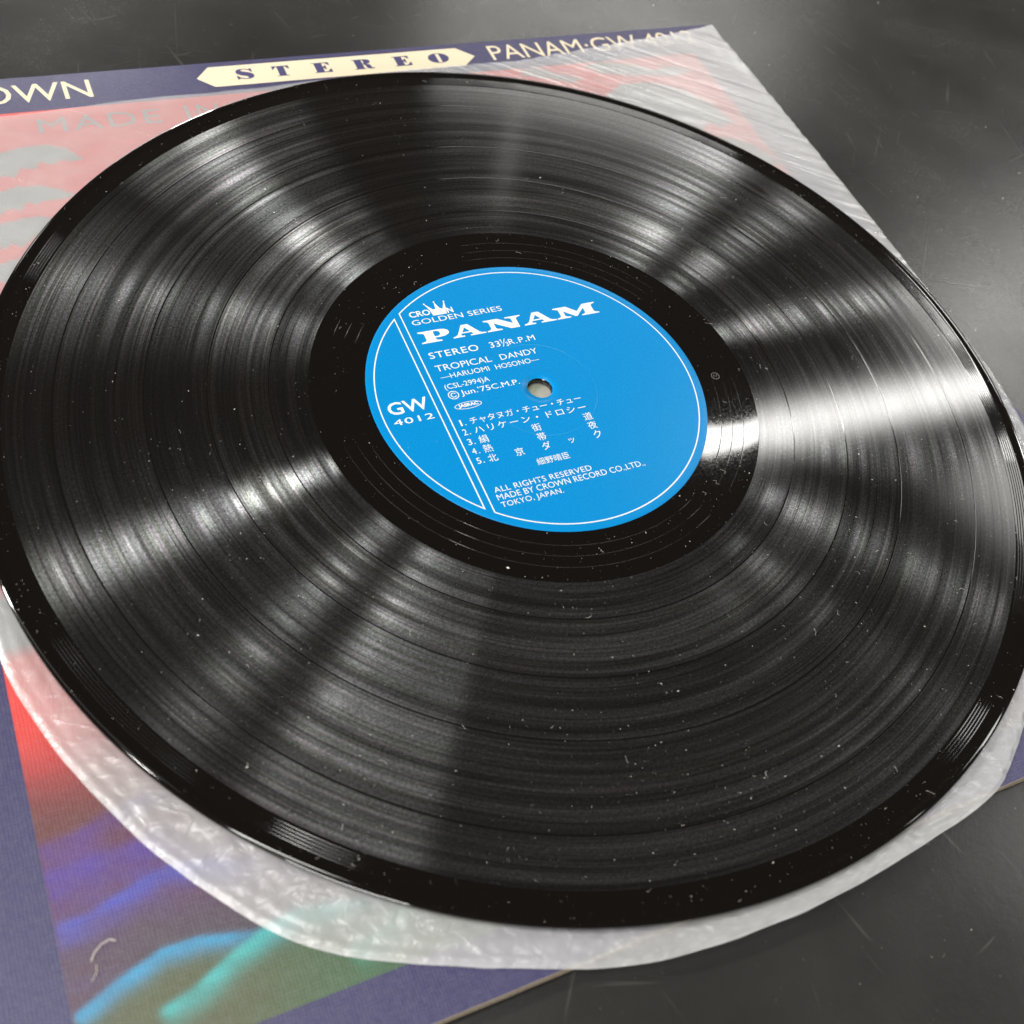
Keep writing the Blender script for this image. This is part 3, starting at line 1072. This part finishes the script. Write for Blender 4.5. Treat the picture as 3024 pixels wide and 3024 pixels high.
def stroke(pl, wd, name='stamped_mark', mat=M_etch, z=0.012, parent=None, closed=False):
    vs, fs = [], []
    n_ = len(pl)
    for i, q in enumerate(pl):
        a = pl[(i - 1) % n_] if (closed or i > 0) else q
        b = pl[(i + 1) % n_] if (closed or i < n_ - 1) else q
        d = Vector((b[0] - a[0], b[1] - a[1], 0)).normalized()
        nn = Vector((-d.y, d.x, 0)) * wd / 2
        vs += [(q[0] + nn.x, q[1] + nn.y, z), (q[0] - nn.x, q[1] - nn.y, z)]
    for i in range(n_ if closed else n_ - 1):
        j = (i + 1) % n_
        fs.append((2 * i, 2 * i + 1, 2 * j + 1, 2 * j))
    me = mesh_from(name, vs, fs)
    up(me)
    o = link(name, me, mat)
    return put_in(o, rec, ROFF)


cx, cy = 54.8, -8.7
stroke([(cx + 1.25 * math.cos(2 * PI * i / 20), cy + 1.25 * math.sin(2 * PI * i / 20)) for i in range(20)], 0.16, closed=True)
stroke([(cx - .7, cy - .5), (cx - .3, cy + .6), (cx + .2, cy - .5), (cx + .7, cy + .5)], 0.16)
stroke([(52.0, -18.4), (52.9, -19.1)], 0.16)
stroke([(49.0, -25.2), (49.9, -26.2), (49.4, -26.7)], 0.16)
stroke([(38.4, -40.6), (39.6, -41.9), (38.9, -42.4)], 0.16)
stroke([(34.3, -43.6), (35.3, -43.9), (34.6, -44.9), (35.5, -45.2)], 0.16)
stroke([(29.4, -46.2), (30.2, -47.1), (29.5, -47.5)], 0.16)

# ------------------------------------------------------------------ dust and lint
def blobs(items):
    """tiny irregular crumbs, 8 faces each"""
    vs, fs = [], []
    for (x, y, z, r, st, an) in items:
        b = len(vs)
        c_, s_ = math.cos(an), math.sin(an)
        for dx, dy, dz in ((1, 0, 0), (0, 1, 0), (-1, 0, 0), (0, -1, 0), (0, 0, 1), (0, 0, -1)):
            px, py = dx * r * st, dy * r
            vs.append((x + px * c_ - py * s_, y + px * s_ + py * c_, z + dz * r * .7))
        for t in ((0, 1, 4), (1, 2, 4), (2, 3, 4), (3, 0, 4), (1, 0, 5), (2, 1, 5), (3, 2, 5), (0, 3, 5)):
            fs.append(tuple(b + q for q in t))
    return vs, fs


items = []
for i in range(8000):
    a = rng.uniform(0, 2 * PI)
    r = math.sqrt(rng.uniform(50 ** 2, 149.3 ** 2))
    x, y = r * math.cos(a), r * math.sin(a)
    dens = 0.35 + 0.65 * smooth(-120, 120, x * 0.8 - y * 0.75)
    if r > 142:
        dens += 0.3
    dens *= 0.5 + 1.8 * max(0.0, noise.noise(Vector((x * 0.035, y * 0.035, 8.0))) + 0.25)
    if rng.random() > dens:
        continue
    sz = 0.026 * math.exp(abs(rng.gauss(0, 0.62)))
    items.append((x, y, 0.02 + sz * .4 + (0.36 if r > 148 else 0), sz, rng.choice((1, 1, 1.6, 2.5)), rng.uniform(0, PI)))
for i in range(60):
    a = rng.uniform(0, 2 * PI)
    r = math.sqrt(rng.uniform(5 ** 2, 48 ** 2))
    sz = 0.03 * math.exp(abs(rng.gauss(0, 0.3)))
    items.append((r * math.cos(a), r * math.sin(a), 0.08, sz, 1, 0))
vs, fs = blobs(items)
M_dust = plain('pale_dust', (0.62, 0.60, 0.56), 0.9)
tag(link('dust_specks', mesh_from('dust_specks', vs, fs), M_dust), 'fine pale dust specks scattered all over the black record', 'dust', 'stuff')


def fibre(vs, fs, x, y, z, L, wd, rr):
    a = rr.uniform(0, 2 * PI)
    k = rr.uniform(-2.2, 2.2) / L
    n_ = 9
    pts = []
    px, py, pz = x, y, z
    for i in range(n_):
        pts.append(Vector((px, py, pz)))
        px += math.cos(a) * L / (n_ - 1)
        py += math.sin(a) * L / (n_ - 1)
        pz = z + 0.10 * math.sin(i * 0.9 + x)
        a += k * L / (n_ - 1) + rr.gauss(0, 0.22)
    b = len(vs)
    for i, q in enumerate(pts):
        d = (pts[min(i + 1, n_ - 1)] - pts[max(i - 1, 0)]).normalized()
        nn = Vector((-d.y, d.x, 0)) * wd
        for o_ in (nn, Vector((0, 0, wd)), -nn, Vector((0, 0, -wd))):
            p_ = q + o_
            vs.append(tuple(p_))
    for i in range(n_ - 1):
        for k2 in range(4):
            k3 = (k2 + 1) % 4
            fs.append((b + i * 4 + k2, b + i * 4 + k3, b + (i + 1) * 4 + k3, b + (i + 1) * 4 + k2))


vs, fs = [], []
rl = random.Random(21)
for i in range(210):
    a = rl.uniform(0, 2 * PI)
    r = math.sqrt(rl.uniform(50 ** 2, 149 ** 2))
    x, y = r * math.cos(a), r * math.sin(a)
    if rl.random() > (0.3 + 0.7 * smooth(-120, 120, x * 0.8 - y * 0.75)) * (0.5 + 1.3 * max(0, noise.noise(Vector((x * 0.03, y * 0.03, 3))) + .2)):
        continue
    fibre(vs, fs, x, y, 0.12 + (0.36 if r > 147.5 else 0), 0.6 + 1.9 * rl.random() ** 2.2, 0.024, rl)
for i in range(9):
    fibre(vs, fs, 112 + rl.uniform(-3, 3), -97 + rl.uniform(-3, 3), 0.35, rl.uniform(1.5, 4), 0.03, rl)
tag(link('lint_fibres', mesh_from('lint_fibres', vs, fs), M_dust), 'short curled pale lint fibres lying on the black record', 'lint', 'stuff')

# a curl of lint on the jacket's lower left and crumbs on the table
vs, fs = [], []


def poly_fibre(pl, wd):
    b = len(vs)
    pts = [Vector(q) for q in pl]
    for i, q in enumerate(pts):
        d = (pts[min(i + 1, len(pts) - 1)] - pts[max(i - 1, 0)]).normalized()
        nn = Vector((-d.y, d.x, 0)) * wd
        for o_ in (nn, Vector((0, 0, wd)), -nn, Vector((0, 0, -wd))):
            vs.append(tuple(q + o_))
    for i in range(len(pts) - 1):
        for k2 in range(4):
            k3 = (k2 + 1) % 4
            fs.append((b + i * 4 + k2, b + i * 4 + k3, b + (i + 1) * 4 + k3, b + (i + 1) * 4 + k2))


poly_fibre([(-145.6, -112.0, -2.2), (-144.7, -110.6, -2.1), (-143.2, -109.5, -2.0), (-141.6, -109.1, -2.1), (-140.6, -109.6, -2.3)], 0.13)
poly_fibre([(-144.8, -112.9, -2.3), (-145.0, -114.3, -2.2), (-146.2, -115.6, -2.3)], 0.09)
tag(link('lint_curl', mesh_from('lint_curl', vs, fs), plain('white_lint', (0.6, 0.56, 0.5), .9)), 'curled white thread lying on the jacket, lower left of the record', 'lint')

items = []
for i in range(420):
    x, y = rng.uniform(-250, 420), rng.uniform(-260, 420)
    if JX0 - 2 < x < JX1 + 2 and JY0 - 12 < y < JY1 + 2:
        continue
    sz = 0.06 * math.exp(abs(rng.gauss(0, 0.5)))
    items.append((x, y, tab_z + sz * .6, sz, rng.choice((1, 2, 4)), rng.uniform(0, PI)))
vs, fs = blobs(items)
tag(link('table_crumbs', mesh_from('table_crumbs', vs, fs), M_dust), 'tiny pale crumbs strewn on the black table around the jacket', 'crumbs', 'stuff')
